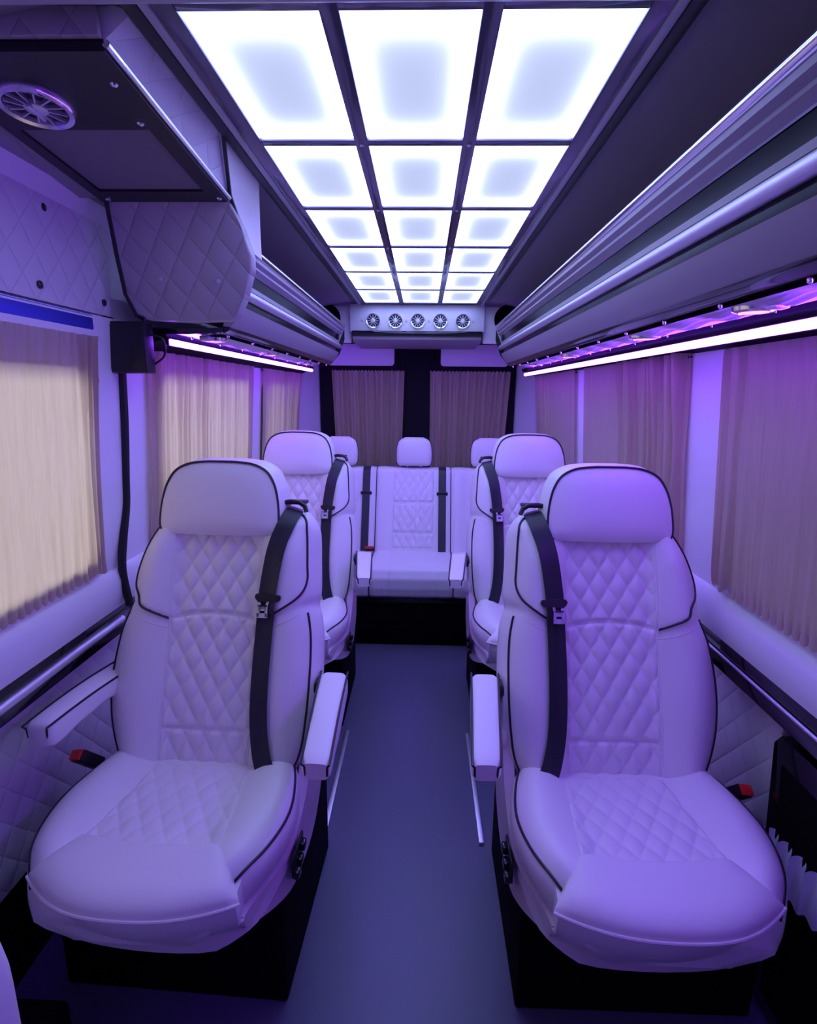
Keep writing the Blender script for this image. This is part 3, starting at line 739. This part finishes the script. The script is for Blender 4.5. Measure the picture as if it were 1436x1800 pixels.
def make_seat(m, label, wall_arm, buckle_xyz):
    seat = thing('captain_seat', label, 'seat', (0, 0, 0), 0, 'single passenger seats')
    # --- backrest shell
    b = B(); rings = []; NS = 92
    for k in range(NS):
        s = -0.03 + 0.695 * k / (NS - 1)
        wa = cinterp(AISLE_W, s); ww = cinterp(WALL_W, s)
        ring = []
        for i in range(61):
            t = -1 + 2 * i / 60; tt = sin(t * pi / 2) * 0.35 + t * 0.65
            x = tt * (wa if tt > 0 else ww)
            ring.append(bp(x, s, F(x, s)))
        topf = max(0.0, (s - 0.60) / 0.065)
        back = -0.10 + 0.045 * topf * topf
        e0 = F(wa, s)
        for q, dx in ((0.15, 0.005), (0.4, 0.012), (0.7, 0.012), (0.9, 0.004)): ring.append(bp(wa + dx * (1 - topf), s, e0 + (back - e0) * q))
        for i in range(9):
            x = (1 - 2 * i / 8); ring.append(bp(x * (wa if x > 0 else ww) * 0.94, s, back - 0.012 * (1 - x * x)))
        for q, dx in ((0.9, 0.004), (0.7, 0.012), (0.4, 0.012), (0.15, 0.005)): ring.append(bp(-ww - dx * (1 - topf), s, F(-ww, s) + (back - F(-ww, s)) * q))
        rings.append(ring)
    b.loft(rings); mirror(b, m); back = b.obj('backrest', 'leather', seat, sharp=70)
    # --- quilted panels
    arch = lambda x: 0.366 + 0.016 * (1 - (x / PANW) ** 2)
    Pq = lambda x, s, n: bp(x, s, F(x, s) + n)
    for (w0, w1, sA, sB, nv) in ((PANW, PANW, lambda x: 0.010, lambda x: 0.100, 34), (PANW, PANW, lambda x: 0.102, lambda x: arch(x) - 0.001, 96), (PANW, PANW - 0.004, lambda x: arch(x) + 0.001, lambda x: 0.640, 100)):
        q = puff_panel(Pq, w0, w1, sA, sB, 0.0475, 0.078, 0.0085, 84, nv)
        mirror(q, m); q.obj('quilted_panel', 'leather_quilt', back, sharp=60)
    # --- piping
    for sgn in (1, -1):
        T = AISLE_W if sgn > 0 else WALL_W
        def edge(s, inset=0.007):
            x = sgn * (cinterp(T, s) - inset); return bp(x, s, F(x, s) + 0.0015)
        wd = cinterp(T, 0.47) - 0.007
        key = ([(0.160, 0.652), (0.19, 0.648)] if sgn > 0 else [(0.10, 0.648)])
        key += [(cinterp(T, q) - 0.007, q) for q in (0.625, 0.59, 0.55, 0.51, 0.475)]
        key += [(wd - 0.006, 0.447), (wd - 0.022, 0.424), (0.175, 0.397), (0.142, 0.379), (0.114, 0.366)]
        pts = [bp(sgn * p.x, p.y, F(sgn * p.x, p.y) + 0.0015) for p in spline([(x, q, 0) for x, q in key], 6)]
        t = B(); t.tube(pts, 0.0029, 8); mirror(t, m); t.obj('piping', 'piping', back)
        pts = [edge(0.392 - 0.012 * i, 0.006) for i in range(33)]
        pts += [bp(sgn * ax, s, F(sgn * ax, s) - 0.004) for ax, s in ((0.19, -0.008), (0.15, -0.014), (0.08, -0.016))]
        t = B(); t.tube(pts, 0.0029, 8); mirror(t, m); t.obj('piping', 'piping', back)
        # second seam under the wing
        pts = []
        for i in range(9):
            ax = 0.112 + 0.105 * i / 8; s = wing_line(ax) - 0.020 - 0.006 * sin(pi * i / 8)
            pts.append(bp(sgn * ax, s, F(sgn * ax, s) - 0.0002))
        t = B(); t.tube(pts, 0.0014, 6); mirror(t, m); t.obj('seam', 'leather', back)
        # side panel seam of the quilted centre
        t = B(); t.tube([bp(sgn * (PANW + 0.001), s / 100, F(sgn * (PANW + 0.001), s / 100) + 0.0002) for s in range(1, 63, 2)], 0.0012, 6); mirror(t, m); t.obj('seam', 'leather', back)
    # --- headrest
    base = Vector((0, 0, 0.48)) + UV * 0.582
    def hp(x, v, n):      # headrest stands nearly upright: small lean
        h = 0.188 * v
        return base + Vector((0, 0.26 * h, 0.955 * h)) + Vector((x, 0, 0)) + Vector((0, -1, 0.25)) * n
    half = [(0, -0.012), (0.07, -0.008), (0.120, 0.004), (0.142, 0.030), (0.1525, 0.10), (0.1535, 0.28), (0.149, 0.50), (0.139, 0.70), (0.119, 0.87), (0.085, 0.965), (0.042, 0.996), (0, 1.0)]
    oh = [(p.x, p.y) for p in spline([(x, v, 0) for x, v in half], 5)]
    out = oh + [(-x, v) for x, v in reversed(oh[1:-1])]
    hb = B(); rings = []
    for k in range(9):            # front face, centre to rim
        f = 0.02 + 0.98 * sin(k / 8 * pi / 2)
        rings.append([hp(x * f, 0.45 + (v - 0.45) * f, 0.040 - 0.014 * f ** 4 - 0.006 * max(0, (v - 0.45)) * f) for x, v in out])
    for q, g, r_ in ((0.006, 1.015, 0.003), (0.022, 1.05, 0.012), (0.045, 1.075, 0.03), (0.075, 1.07, 0.045), (0.100, 1.02, 0.03), (0.118, 0.90, 0.0), (0.125, 0.65, 0.0), (0.127, 0.2, 0)):
        rings.append([hp(x * g, 0.45 + (v - 0.45) * (g if v > 0.45 else min(g, 1.0)) + r_ * 1.4 * sstep((v - 0.4) / 0.6), 0.023 - q) for x, v in out])
    hb.loft(rings); mirror(hb, m); head = hb.obj('headrest', 'leather', seat, sharp=70)
    i0 = 3 * 5 - 1; rim = [hp(x, v, 0.0255) for x, v in out[i0:len(out) - i0 + 1]]
    t = B(); t.tube(rim, 0.0029, 8); t.obj('piping', 'piping', head)
    t = B()
    for x in (-0.06, 0.06): t.tube([hp(x, -0.15, -0.03), hp(x, 0.2, -0.03)], 0.006, 8)
    t.obj('headrest_posts', 'chrome', head)
    # --- belt on the aisle side
    path = [(.186, .652), (.176, .61), (.163, .565), (.152, .50), (.144, .43), (.139, .34), (.138, .23), (.143, .13), (.155, .06), (.172, .012), (.18, -.006)]
    t = B(); fr_, bk_ = [], []
    sp_ = spline([(x, s, 0) for x, s in path], 6); rings = []
    for i, p in enumerate(sp_):
        a = sp_[max(i - 1, 0)]; c = sp_[min(i + 1, len(sp_) - 1)]; d = (c - a).normalized(); nx, ns = -d.y, d.x
        ring = []
        for e, h in ((-1, 0.0), (-0.5, 0), (0, 0), (0.5, 0), (1, 0.0), (1, 0.0016), (0.5, 0.0016), (0, 0.0016), (-0.5, .0016), (-1, 0.0016)):
            x = p.x + nx * e * 0.0225; s = p.y + ns * e * 0.0225
            ring.append(bp(x, s, max(F(p.x, p.y), F(x, s)) + 0.0085 + h))
        rings.append(ring)
    t.loft(rings); mirror(t, m); belt = t.obj('seat_belt', 'belt', seat, sharp=60)
    # guide loop on the shoulder
    t = B(); t.tube([bp(x, q, -0.004 + dn) for x, q, dn in ((.150, .668, 0.0), (.172, .672, 0.002), (.196, .670, 0.002), (.210, .661, 0.0), (.216, .647, 0.004))], 0.0062, 8)
    t.box(.152, .208, -0.004, 0.040, -0.006, 0.004, 0.003, 2, Matrix.Translation(bp(0, 0.672, -0.012)) @ Matrix.Rotation(radians(-6), 4, 'X'))
    mirror(t, m); t.obj('belt_guide', 'black', seat)
    # stopper and tongue
    c0 = Vector((0.146, 0.425, 0))
    def bb(u, v, n): return bp(c0.x + u, c0.y + v, F(c0.x, c0.y) + n)
    t = B(); t.loft([[bb(u, v, n) for u, v in ((-0.031, 0.0), (-0.030, 0.010), (-0.018, 0.012), (0.018, 0.009), (0.031, 0.008), (0.032, -0.003), (0.02, -0.010), (0.0, -0.006), (-0.02, -0.011))] for n in (0.006, 0.018)])
    bmesh.ops.bevel(t.bm, geom=list(t.bm.edges), offset=0.002, segments=2, affect='EDGES')
    mirror(t, m); stp = t.obj('belt_stopper', 'black', belt)
    t = B()
    for quad in (((-0.020, -0.006), (-0.012, -0.006), (-0.010, -0.020), (-0.015, -0.046), (-0.021, -0.044), (-0.020, -0.02)),
                 ((0.010, -0.006), (0.004, -0.006), (-0.001, -0.022), (0.001, -0.044), (0.007, -0.046), (0.006, -0.02)),
                 ((-0.020, -0.016), (-0.010, -0.025), (0.0, -0.025), (0.006, -0.016), (0.003, -0.021), (-0.016, -0.021)),
                 ((-0.020, -0.036), (0.006, -0.036), (0.006, -0.047), (-0.020, -0.047))):
        t.loft([[bb(u - 0.004, v, n) for u, v in quad] for n in (0.013, 0.0155)])
    t.loft([[bb(u - 0.004, v, n) for u, v in ((-0.016, -0.022), (0.002, -0.022), (0.002, -0.030), (-0.016, -0.030))] for n in (0.013, 0.0155)])
    mirror(t, m); t.obj('belt_tongue', 'satin_metal', belt)['label'] = 'metal belt tongue'
    # --- seat cushion
    CWT = [(-0.36, .160), (-0.335, .188), (-0.28, .226), (-0.22, .250), (-0.15, .262), (-0.08, .255), (0.0, .232), (0.05, .20)]
    def cz(x, y):     # top surface
        w = cinterp(CWT, y); ax = abs(x); u = max(0.0, min(1.0, (ax - 0.115) / (w - 0.115)))
        z = 0.508
        z += 0.032 * sin(pi * min(1, u * 0.78)) - 0.030 * u ** 5
        z -= 0.055 * max(0, (-y - 0.27) / 0.09) ** 2
        z -= 0.02 * max(0, (y - 0.0) / 0.05)
        return z
    t = B(); rings = []
    for k in range(44):
        y = 0.05 - 0.41 * k / 43; w = cinterp(CWT, y); ring = []
        for i in range(49):
            q = -1 + 2 * i / 48; x = w * (0.65 * q + 0.35 * sin(q * pi / 2)); ring.append(Vector((x, y, cz(x, y))))
        ze = cz(w, y)
        for f, dx in ((0.25, 0.003), (0.6, -0.006), (1.0, -0.035)): ring.append(Vector((w + dx, y, ze + (0.405 - ze) * f)))
        for i in range(5): ring.append(Vector(((1 - 2 * i / 4) * (w - 0.07), y, 0.40)))
        for f, dx in ((1.0, -0.060), (0.6, -0.018), (0.25, 0.003)): ring.append(Vector((-w - dx, y, ze + (0.405 - ze) * f)))
        rings.append(ring)
    t.loft(rings); mirror(t, m); cush = t.obj('seat_cushion', 'leather', seat, sharp=70)
    Pc = lambda x, s, n: Vector((x + 0.010, -s, cz(x + 0.010, -s) + n))
    q = puff_panel(Pc, 0.118, 0.148, lambda x: 0.012, lambda x: 0.285, 0.0475, 0.070, 0.0062, 84, 84)
    mirror(q, m); q.obj('quilted_panel', 'leather_quilt', cush, sharp=60)
    for sgn in (1, -1):
        pts = []
        for i in range(26):
            y = 0.03 - 0.37 * i / 25; x = sgn * (cinterp(CWT, y) - 0.007); pts.append((x, y, cz(x, y) + 0.0012))
        t = B(); t.tube(pts, 0.0029, 8); mirror(t, m); t.obj('piping', 'piping', cush)
    # --- front pillow section (thigh support)
    t = B(); NU, NVv = 44, 30
    def pil(u, v, top):
        # v 0 rear .. 1 front
        a = -1 + 2 * u
        wr, wf = 0.140, 0.207
        wdt = wr + (wf - wr) * v ** 0.9
        if a < 0: wdt *= 1 + 0.02 * v * abs(a) ** 8 - 0.01 * v
        x = a * wdt + 0.018
        yr = -0.262 - 0.006 * (1 - a * a)
        yf = -0.352 - 0.048 * (1 - abs(a) ** 2.4) + (0.024 * (-a) ** 3 if a < 0 else 0)
        y = yr + (yf - yr) * v
        crown = (1 - abs(a) ** 6) ** 0.5 * min(1, (v / 0.06)) ** 0.5 * (1 - max(0, (v - 0.55) / 0.45) ** 2.6) ** 0.5 if v < 1 else 0
        z0 = 0.500 + 0.010 * (1 - v)
        z0 += 0.018 * (abs(a) ** 3) * (1 - v) ** 0.5 * 1.0
        return Vector((x, y, z0 + (0.030 * crown if top else -0.022 * crown)))
    NR = []
    rows = [[pil(i / NU, j / NVv, True) for i in range(NU + 1)] for j in range(NVv + 1)]
    t.loft(rows, False, False)
    t.loft([[pil(i / NU, j / NVv, False) for i in range(NU + 1)] for j in range(NVv + 1)], False, False)
    bmesh.ops.remove_doubles(t.bm, verts=t.bm.verts, dist=0.0001)
    mirror(t, m); fp = t.obj('front_cushion', 'leather', seat, sharp=75)
    t = B(); t.tube([pil(i / NU, 1.0, True) + Vector((0, -0.001, 0)) for i in range(NU + 1)], 0.0028, 6); mirror(t, m); t.obj('piping', 'leather', fp)
    # --- front drop panel beneath the pillow
    t = B(); rings = []
    for z, yo, wf in ((0.500, 0.004, 0.200), (0.48, 0.0, 0.202), (0.455, 0.004, 0.202), (0.425, 0.016, 0.198), (0.405, 0.03, 0.19)):
        ring = []
        for i in range(31):
            a = -1 + 2 * i / 30; ring.append(Vector((a * wf * (0.93 if a < 0 else 1) + 0.014, -0.348 + yo - 0.040 * (1 - abs(a) ** 2.4) + (0.020 * (-a) if a < 0 else 0), z)))
        ring += [Vector((wf * 0.95, -0.12, z)), Vector((-wf * 0.95, -0.12, z))]
        rings.append(ring)
    t.loft(rings); mirror(t, m); t.obj('front_drop', 'leather', seat, sharp=50)
    # --- skirt
    t = B(); rings = []
    for z, gr in ((0.44, 0.0), (0.415, 0.006), (0.395, 0.012), (0.362, 0.016)):
        ring = []
        for p in spline([(-0.18 - gr, 0.05, 0), (-0.190 - gr, -0.05, 0), (-0.190 - gr, -0.17, 0), (-0.174 - gr, -0.248 - gr, 0), (-0.140, -0.305 - gr, 0), (0.01, -0.325 - gr, 0), (0.165, -0.315 - gr, 0), (0.212 + gr, -0.27 - gr, 0), (0.232 + gr, -0.17, 0), (0.235 + gr, -0.05, 0), (0.20 + gr, 0.05, 0)], 4):
            x, y = p.x, p.y
            zz = z
            if z < 0.37: zz = z + 0.020 * sstep((abs(x) - 0.155) / 0.06) - 0.02 * sstep((y + 0.22) / 0.15)
            ring.append(Vector((x, y, zz)))
        rings.append(ring)
    t.loft(rings); mirror(t, m); t.obj('skirt', 'vinyl', seat, sharp=50)
    # --- aisle side cover with levers
    t = B(); cov = [(0.115, 0.655), (0.075, 0.665), (0.045, 0.60), (0.02, 0.53), (-0.03, 0.470), (-0.10, 0.440), (-0.20, 0.425), (-0.30, 0.430), (-0.325, 0.42), (-0.30, 0.39), (-0.22, 0.350), (-0.12, 0.325), (0.0, 0.315), (0.10, 0.36), (0.135, 0.45), (0.14, 0.58)]
    cov = [(p.x, p.y) for p in spline([(a, b_, 0) for a, b_ in cov + [cov[0]]], 4)][:-1]
    t.prism(cov, 'X', 0.236, 0.262, 0.006, 2); [setattr(v_.co, 'x', v_.co.x - 0.048 * sstep((-0.14 - v_.co.y) / 0.2)) for v_ in t.bm.verts]; mirror(t, m); cv = t.obj('side_cover', 'vinyl', seat, sharp=50)
    t = B(); t.box(0.258, 0.264, -0.16, -0.075, 0.352, 0.402, 0.003)
    mirror(t, m); t.obj('lever_recess', 'black', cv)
    for k, (yy, zz) in enumerate(((-0.10, 0.388), (-0.125, 0.372), (-0.15, 0.362))):
        t = B(); t.box(0.262, 0.276, yy - 0.012, yy + 0.010, zz - 0.010, zz + 0.010, 0.004); mirror(t, m); t.obj('lever', 'gloss_black', cv)
    # --- side shell of the backrest on aisle side (hinge cover)
    t = B(); t.lathe([(0.034, -0.008), (0.036, 0), (0.030, 0.009), (0.001, 0.010)], 20, Matrix.Translation((0.262, 0.06, 0.56)) @ RYp); mirror(t, m); t.obj('hinge_cover', 'vinyl', seat)
    # --- plinth
    t = B(); t.box(-0.300, 0.235, -0.155, 0.29, 0.0, 0.375, 0.006); mirror(t, m); t.obj('plinth', 'matt_black', seat)['label'] = 'black plinth under the seat'
    armrest(seat, m)
    if wall_arm: armrest(seat, -m, 'armrest', 0.058, 0.020, 0.285)
    # --- buckle on the wall side
    if buckle_xyz:
        bx, by, bz = buckle_xyz
        bk = B(); bk.box(-0.018, 0.018, -0.014, 0.014, -0.050, 0.022, 0.005, 2, Matrix.Translation((bx, by, bz)) @ Matrix.Rotation(radians(38), 4, 'X') @ Matrix.Rotation(radians(-18 * m), 4, 'Y'))
        bko = bk.obj('buckle', 'black', seat)
        bk = B(); bk.box(-0.015, 0.015, -0.012, 0.012, 0.018, 0.027, 0.002, 2, Matrix.Translation((bx, by, bz)) @ Matrix.Rotation(radians(38), 4, 'X') @ Matrix.Rotation(radians(-18 * m), 4, 'Y'))
        bk.obj('release_button', 'red', bko)['label'] = 'red release button'
        bk = B(); bk.tube([(bx, by + 0.02, bz - 0.03), (bx * 0.9, by + 0.06, bz - 0.09), (bx * 0.8, by + 0.07, bz - 0.13)], 0.009, 8); bk.obj('buckle_stalk', 'black', bko)
    return seat

S1 = make_seat(1, 'front left cream captain seat with two armrests, nearest the camera', True, (-0.290, -0.020, 0.515))
S1.location = (-0.522, 1.14, 0); S1.rotation_euler.z = radians(-2.5)
S2 = make_seat(-1, 'front right cream captain seat with aisle armrest, nearest the camera', False, (0.288, -0.015, 0.480))
S2.location = (0.468, 1.135, 0)
S3 = copy_tree(S1); S3.location = (-0.555, 2.19, 0); S3.rotation_euler.z = 0
S3['label'] = 'second row left cream captain seat, behind the front left seat'
S4 = copy_tree(S2); S4.location = (0.470, 2.19, 0)
S4['label'] = 'second row right cream captain seat, behind the front right seat'

# ================================================================== BENCH
bn = thing('bench_seat', 'cream rear bench with three headrests across the back of the van', 'bench', (XC - 0.008, 2.78, 0))
def bk_(x, t, n):   # backrest plane: t 0..1 from junction to top
    return Vector((x, 0.335 + 0.215 * t, 0.455 + 0.495 * t)) + Vector((0, -0.92, 0.40)) * n
HWB = 0.665
def bz(x, t): 
    d = min(abs(abs(x) - 0.228) / 0.03, 1.0)
    u = abs(x); inner = (u < 0.228); c = 0 if inner else 0.458; w = 0.228 if inner else (HWB - 0.228) / 2
    loc = min(1.0, abs((u if not inner else x) - (c if not inner else 0)) / w)
    return 0.010 * sqrt(max(0, 1 - loc ** 8)) + 0.010 * sstep((loc - 0.55) / 0.3) * (1 if loc < 0.97 else 0.3) - 0.045 * max(0, (t - 0.92) / 0.08) ** 2
t = B(); rings = []
for k in range(31):
    tt = -0.04 + 1.04 * k / 30; ring = []
    for i in range(161): x = -HWB + 2 * HWB * i / 160; ring.append(bk_(x, tt, bz(x, tt)))
    for i in range(9): ring.append(bk_(HWB * (1 - 2 * i / 8), tt, -0.09 + 0.02 * max(0, (tt - 0.9) / 0.1)))
    rings.append(ring)
t.loft(rings); bb_ = t.obj('backrest', 'leather', bn, sharp=60)
for xc in (-0.458, 0.0, 0.458):
    hw_ = 0.125
    for a, b2 in ((0.04, 0.205), (0.215, 0.55), (0.56, 0.94)):
        q = puff_panel(lambda x, s, n, xc=xc: bk_(xc + x, s, bz(xc + x, s) + n), hw_, hw_, lambda x, a=a: a, lambda x, b2=b2: b2, 0.05, 0.16, 0.008, 60, max(14, int(60 * (b2 - a))))
        # puff edge falloff is in s units of the panel here
        q.obj('quilted_panel', 'leather_quilt', bb_, sharp=60)
for x in (-0.228, 0.228):
    pts = [bk_(x, k / 20, bz(x, k / 20) + 0.003) for k in range(21)]
    B().tube(pts, 0.003, 6).obj('piping', 'piping', bb_)
# bench cushion
def bc(x, u):      # u along profile: 0 rear .. 1 lower front
    P = [(0.36, 0.462), (0.25, 0.468), (0.12, 0.470), (0.05, 0.468), (0.005, 0.450), (-0.018, 0.405), (-0.018, 0.35), (-0.005, 0.305), (0.02, 0.288)]
    f = u * (len(P) - 1); i = min(len(P) - 2, int(f)); g = f - i
    return Vector((x, P[i][0] + (P[i + 1][0] - P[i][0]) * g, P[i][1] + (P[i + 1][1] - P[i][1]) * g))
t = B(); rings = []
for i in range(121):
    x = -HWB + 2 * HWB * i / 120
    dip = 0.008 * exp(-((abs(x) - 0.228) / 0.012) ** 2)
    dip2 = 0.004 * exp(-((abs(x) - 0.13) / 0.01) ** 2)
    ring = []
    for k in range(41):
        p = bc(x, k / 40); ring.append(p + Vector((0, (dip + dip2) * (k > 16), -(dip + dip2) * (k <= 22))))
    ring += [Vector((x, 0.1, 0.285)), Vector((x, 0.36, 0.285))]
    rings.append(ring)
t.loft(rings); bc_ = t.obj('seat_cushion', 'leather', bn, sharp=50)
for x in (-0.228, 0.228):
    B().tube([bc(x, k / 30) + Vector((0, -0.002, -0.004)) for k in range(31)], 0.003, 6).obj('piping', 'piping', bc_)
B().box(-0.66, 0.66, 0.035, 0.60, 0, 0.275, 0.005).obj('plinth', 'matt_black', bn)
B().box(-0.60, 0.60, 0.012, 0.05, 0.262, 0.286, 0.003).obj('front_rail', 'gloss_black', bn)
for xc in (-0.458, 0.0, 0.458):
    rings = []; t = B(); N = 24
    for k in range(N):
        v = k / (N - 1)
        w = cinterp([(0, .088), (0.06, .102), (0.2, .109), (0.6, .108), (0.85, .096), (0.95, .078), (1, .055)], v)
        d = cinterp([(0, .025), (0.1, .040), (0.6, .042), (0.9, .030), (1, .014)], v)
        c = Vector((xc, 0.560 + 0.02 * v, 0.948 + 0.172 * v))
        rings.append([c + Vector((w * p.x, d * p.y, 0)) for p in rounded_ring(-1, 1, -1, 1, 0, 3.6, 36)])
    t.loft(rings); hd = t.obj('headrest', 'leather', bn, sharp=60)
    pts = []
    for k in range(40):
        v = 0.04 + 0.93 * k / 39; pts.append((xc - cinterp([(0, .088), (0.06, .102), (0.2, .109), (0.6, .108), (0.85, .096), (0.95, .078), (1, .055)], v) - 0.001, 0.552 + 0.02 * v, 0.948 + 0.172 * v))
    pts = pts + [(2 * xc - p[0], p[1], p[2]) for p in reversed(pts)]
    B().tube(pts, 0.0028, 6).obj('piping', 'piping', hd)
    t = B()
    for x in (-0.04, 0.04): t.tube([(xc + x, 0.56, 0.90), (xc + x, 0.56, 0.97)], 0.006, 8)
    t.obj('headrest_posts', 'chrome', hd)
for x in (-0.288, 0.175):
    rings = []
    for k in range(24):
        tt = 1.0 - 1.0 * k / 23
        ring = [bk_(x + e * 0.023, tt, bz(x, tt) + 0.006 + h) for e, h in ((-1, 0), (0, 0), (1, 0), (1, .0018), (0, .0018), (-1, .0018))]
        rings.append(ring)
    t = B(); t.loft(rings); bo = t.obj('seat_belt', 'belt', bn, sharp=60)
    c = bk_(x, 0.66, 0.02); t = B(); t.box(c.x - 0.034, c.x + 0.034, c.y - 0.008, c.y + 0.008, c.z - 0.010, c.z + 0.010, 0.004); t.obj('belt_stopper', 'black', bo)
    t = B(); t.box(c.x - 0.012, c.x + 0.014, c.y - 0.010, c.y - 0.006, c.z - 0.052, c.z - 0.01, 0.002); t.obj('belt_tongue', 'chrome', bo)
    t = B(); t.box(c.x - 0.006, c.x + 0.008, c.y - 0.0115, c.y - 0.009, c.z - 0.045, c.z - 0.030); t.obj('tongue_slot', 'black', bo)
bk = B(); bk.box(-0.285, -0.225, 0.300, 0.325, 0.466, 0.488, 0.004); bko = bk.obj('buckle', 'black', bn)
bk = B(); bk.box(-0.283, -0.235, 0.2965, 0.318, 0.482, 0.494, 0.002); bk.obj('release_button', 'red', bko)['label'] = 'red release button'

# ================================================================== FLOOR AND LOWER WALL DETAILS
for s, x, lb in ((-1, -0.296, 'left'), (1, 0.204, 'right')):
    o = B().box(x - 0.008, x + 0.008, 1.44, 2.0, 0.0, 0.012, 0.002).obj('floor_track', 'satin_metal')
    tag(o, lb + ' aluminium track on the floor at the aisle edge', 'track', 'floor tracks')
# black step box by the left door
o = B().box(XC - 0.885, XC - 0.62, 0.58, 0.80, 0.0, 0.24, 0.01).obj('door_step', 'matt_black'); tag(o, 'black step well box at the left door', 'step')
# right lower niche with white frilled cloth
nb = thing('storage_niche', 'black storage niche in the lower right wall', 'niche', (0.80, 0.64, 0))
w = B(); w.prism([(0.46, 0.63), (0.40, 0.02), (-0.5, 0.02), (-0.5, 0.66), (0.30, 0.66), (0.44, 0.66)], 'X', 0.0, 0.05, 0.004); w.obj('surround', 'gloss_black', nb)
w = B(); w.prism([(0.42, 0.60), (0.36, 0.05), (-0.45, 0.05), (-0.45, 0.60)], 'X', -0.003, 0.001); w.obj('dark_opening', 'matt_black', nb)
w = B()
def frill(u, v):
    y = 1.045 - 0.42 * u; zt = 0.445 + 0.05 * u; zb = 0.325 + 0.10 * u
    z = zt + (zb - zt) * v
    return (0.788 + 0.010 * sin(u * 62 + v) * (1 - 0.5 * v), y + 0.006 * sin(u * 62 + 1), z + 0.005 * sin(u * 62 + 0.7) * (1 - v))
w.grid(frill, 160, 20); tag(w.obj('frilled_cloth', 'white_cloth'), 'white frilled cloth hanging at the lower right wall niche', 'cloth')

# near seat edge, bottom left corner of the view
ns = thing('driver_seat', 'edge of a pale stitched leather seat at the bottom left corner', 'seat', (-0.630, 0.50, 0))
w = B(); rings = []
for k in range(25):
    v = k / 24; z = 0.10 + 0.69 * v
    wd = 0.122 - 0.06 * max(0, (v - 0.80) / 0.20) ** 2.2; dp = 0.05 - 0.012 * max(0, (v - 0.85) / 0.15) ** 2
    rings.append([Vector((wd * p.x, dp * p.y, z)) for p in rounded_ring(-1, 1, -1, 1, 0, 4, 40)])
w.loft(rings); nb_ = w.obj('backrest', 'leather', ns, sharp=60)
w = B()
for k in range(40):
    z = 0.40 + 0.0095 * k; v = (z - 0.10) / 0.69; wd = 0.122 - 0.06 * max(0, (v - 0.80) / 0.20) ** 2.2
    w.box(wd - 0.010, wd - 0.0088, -0.046, -0.040, z, z + 0.006, 0)
w.obj('stitching', 'piping', nb_)
w = B(); w.box(-0.12, 0.12, -0.3, 0.05, 0.0, 0.12, 0.02); w.obj('seat_base', 'matt_black', ns)
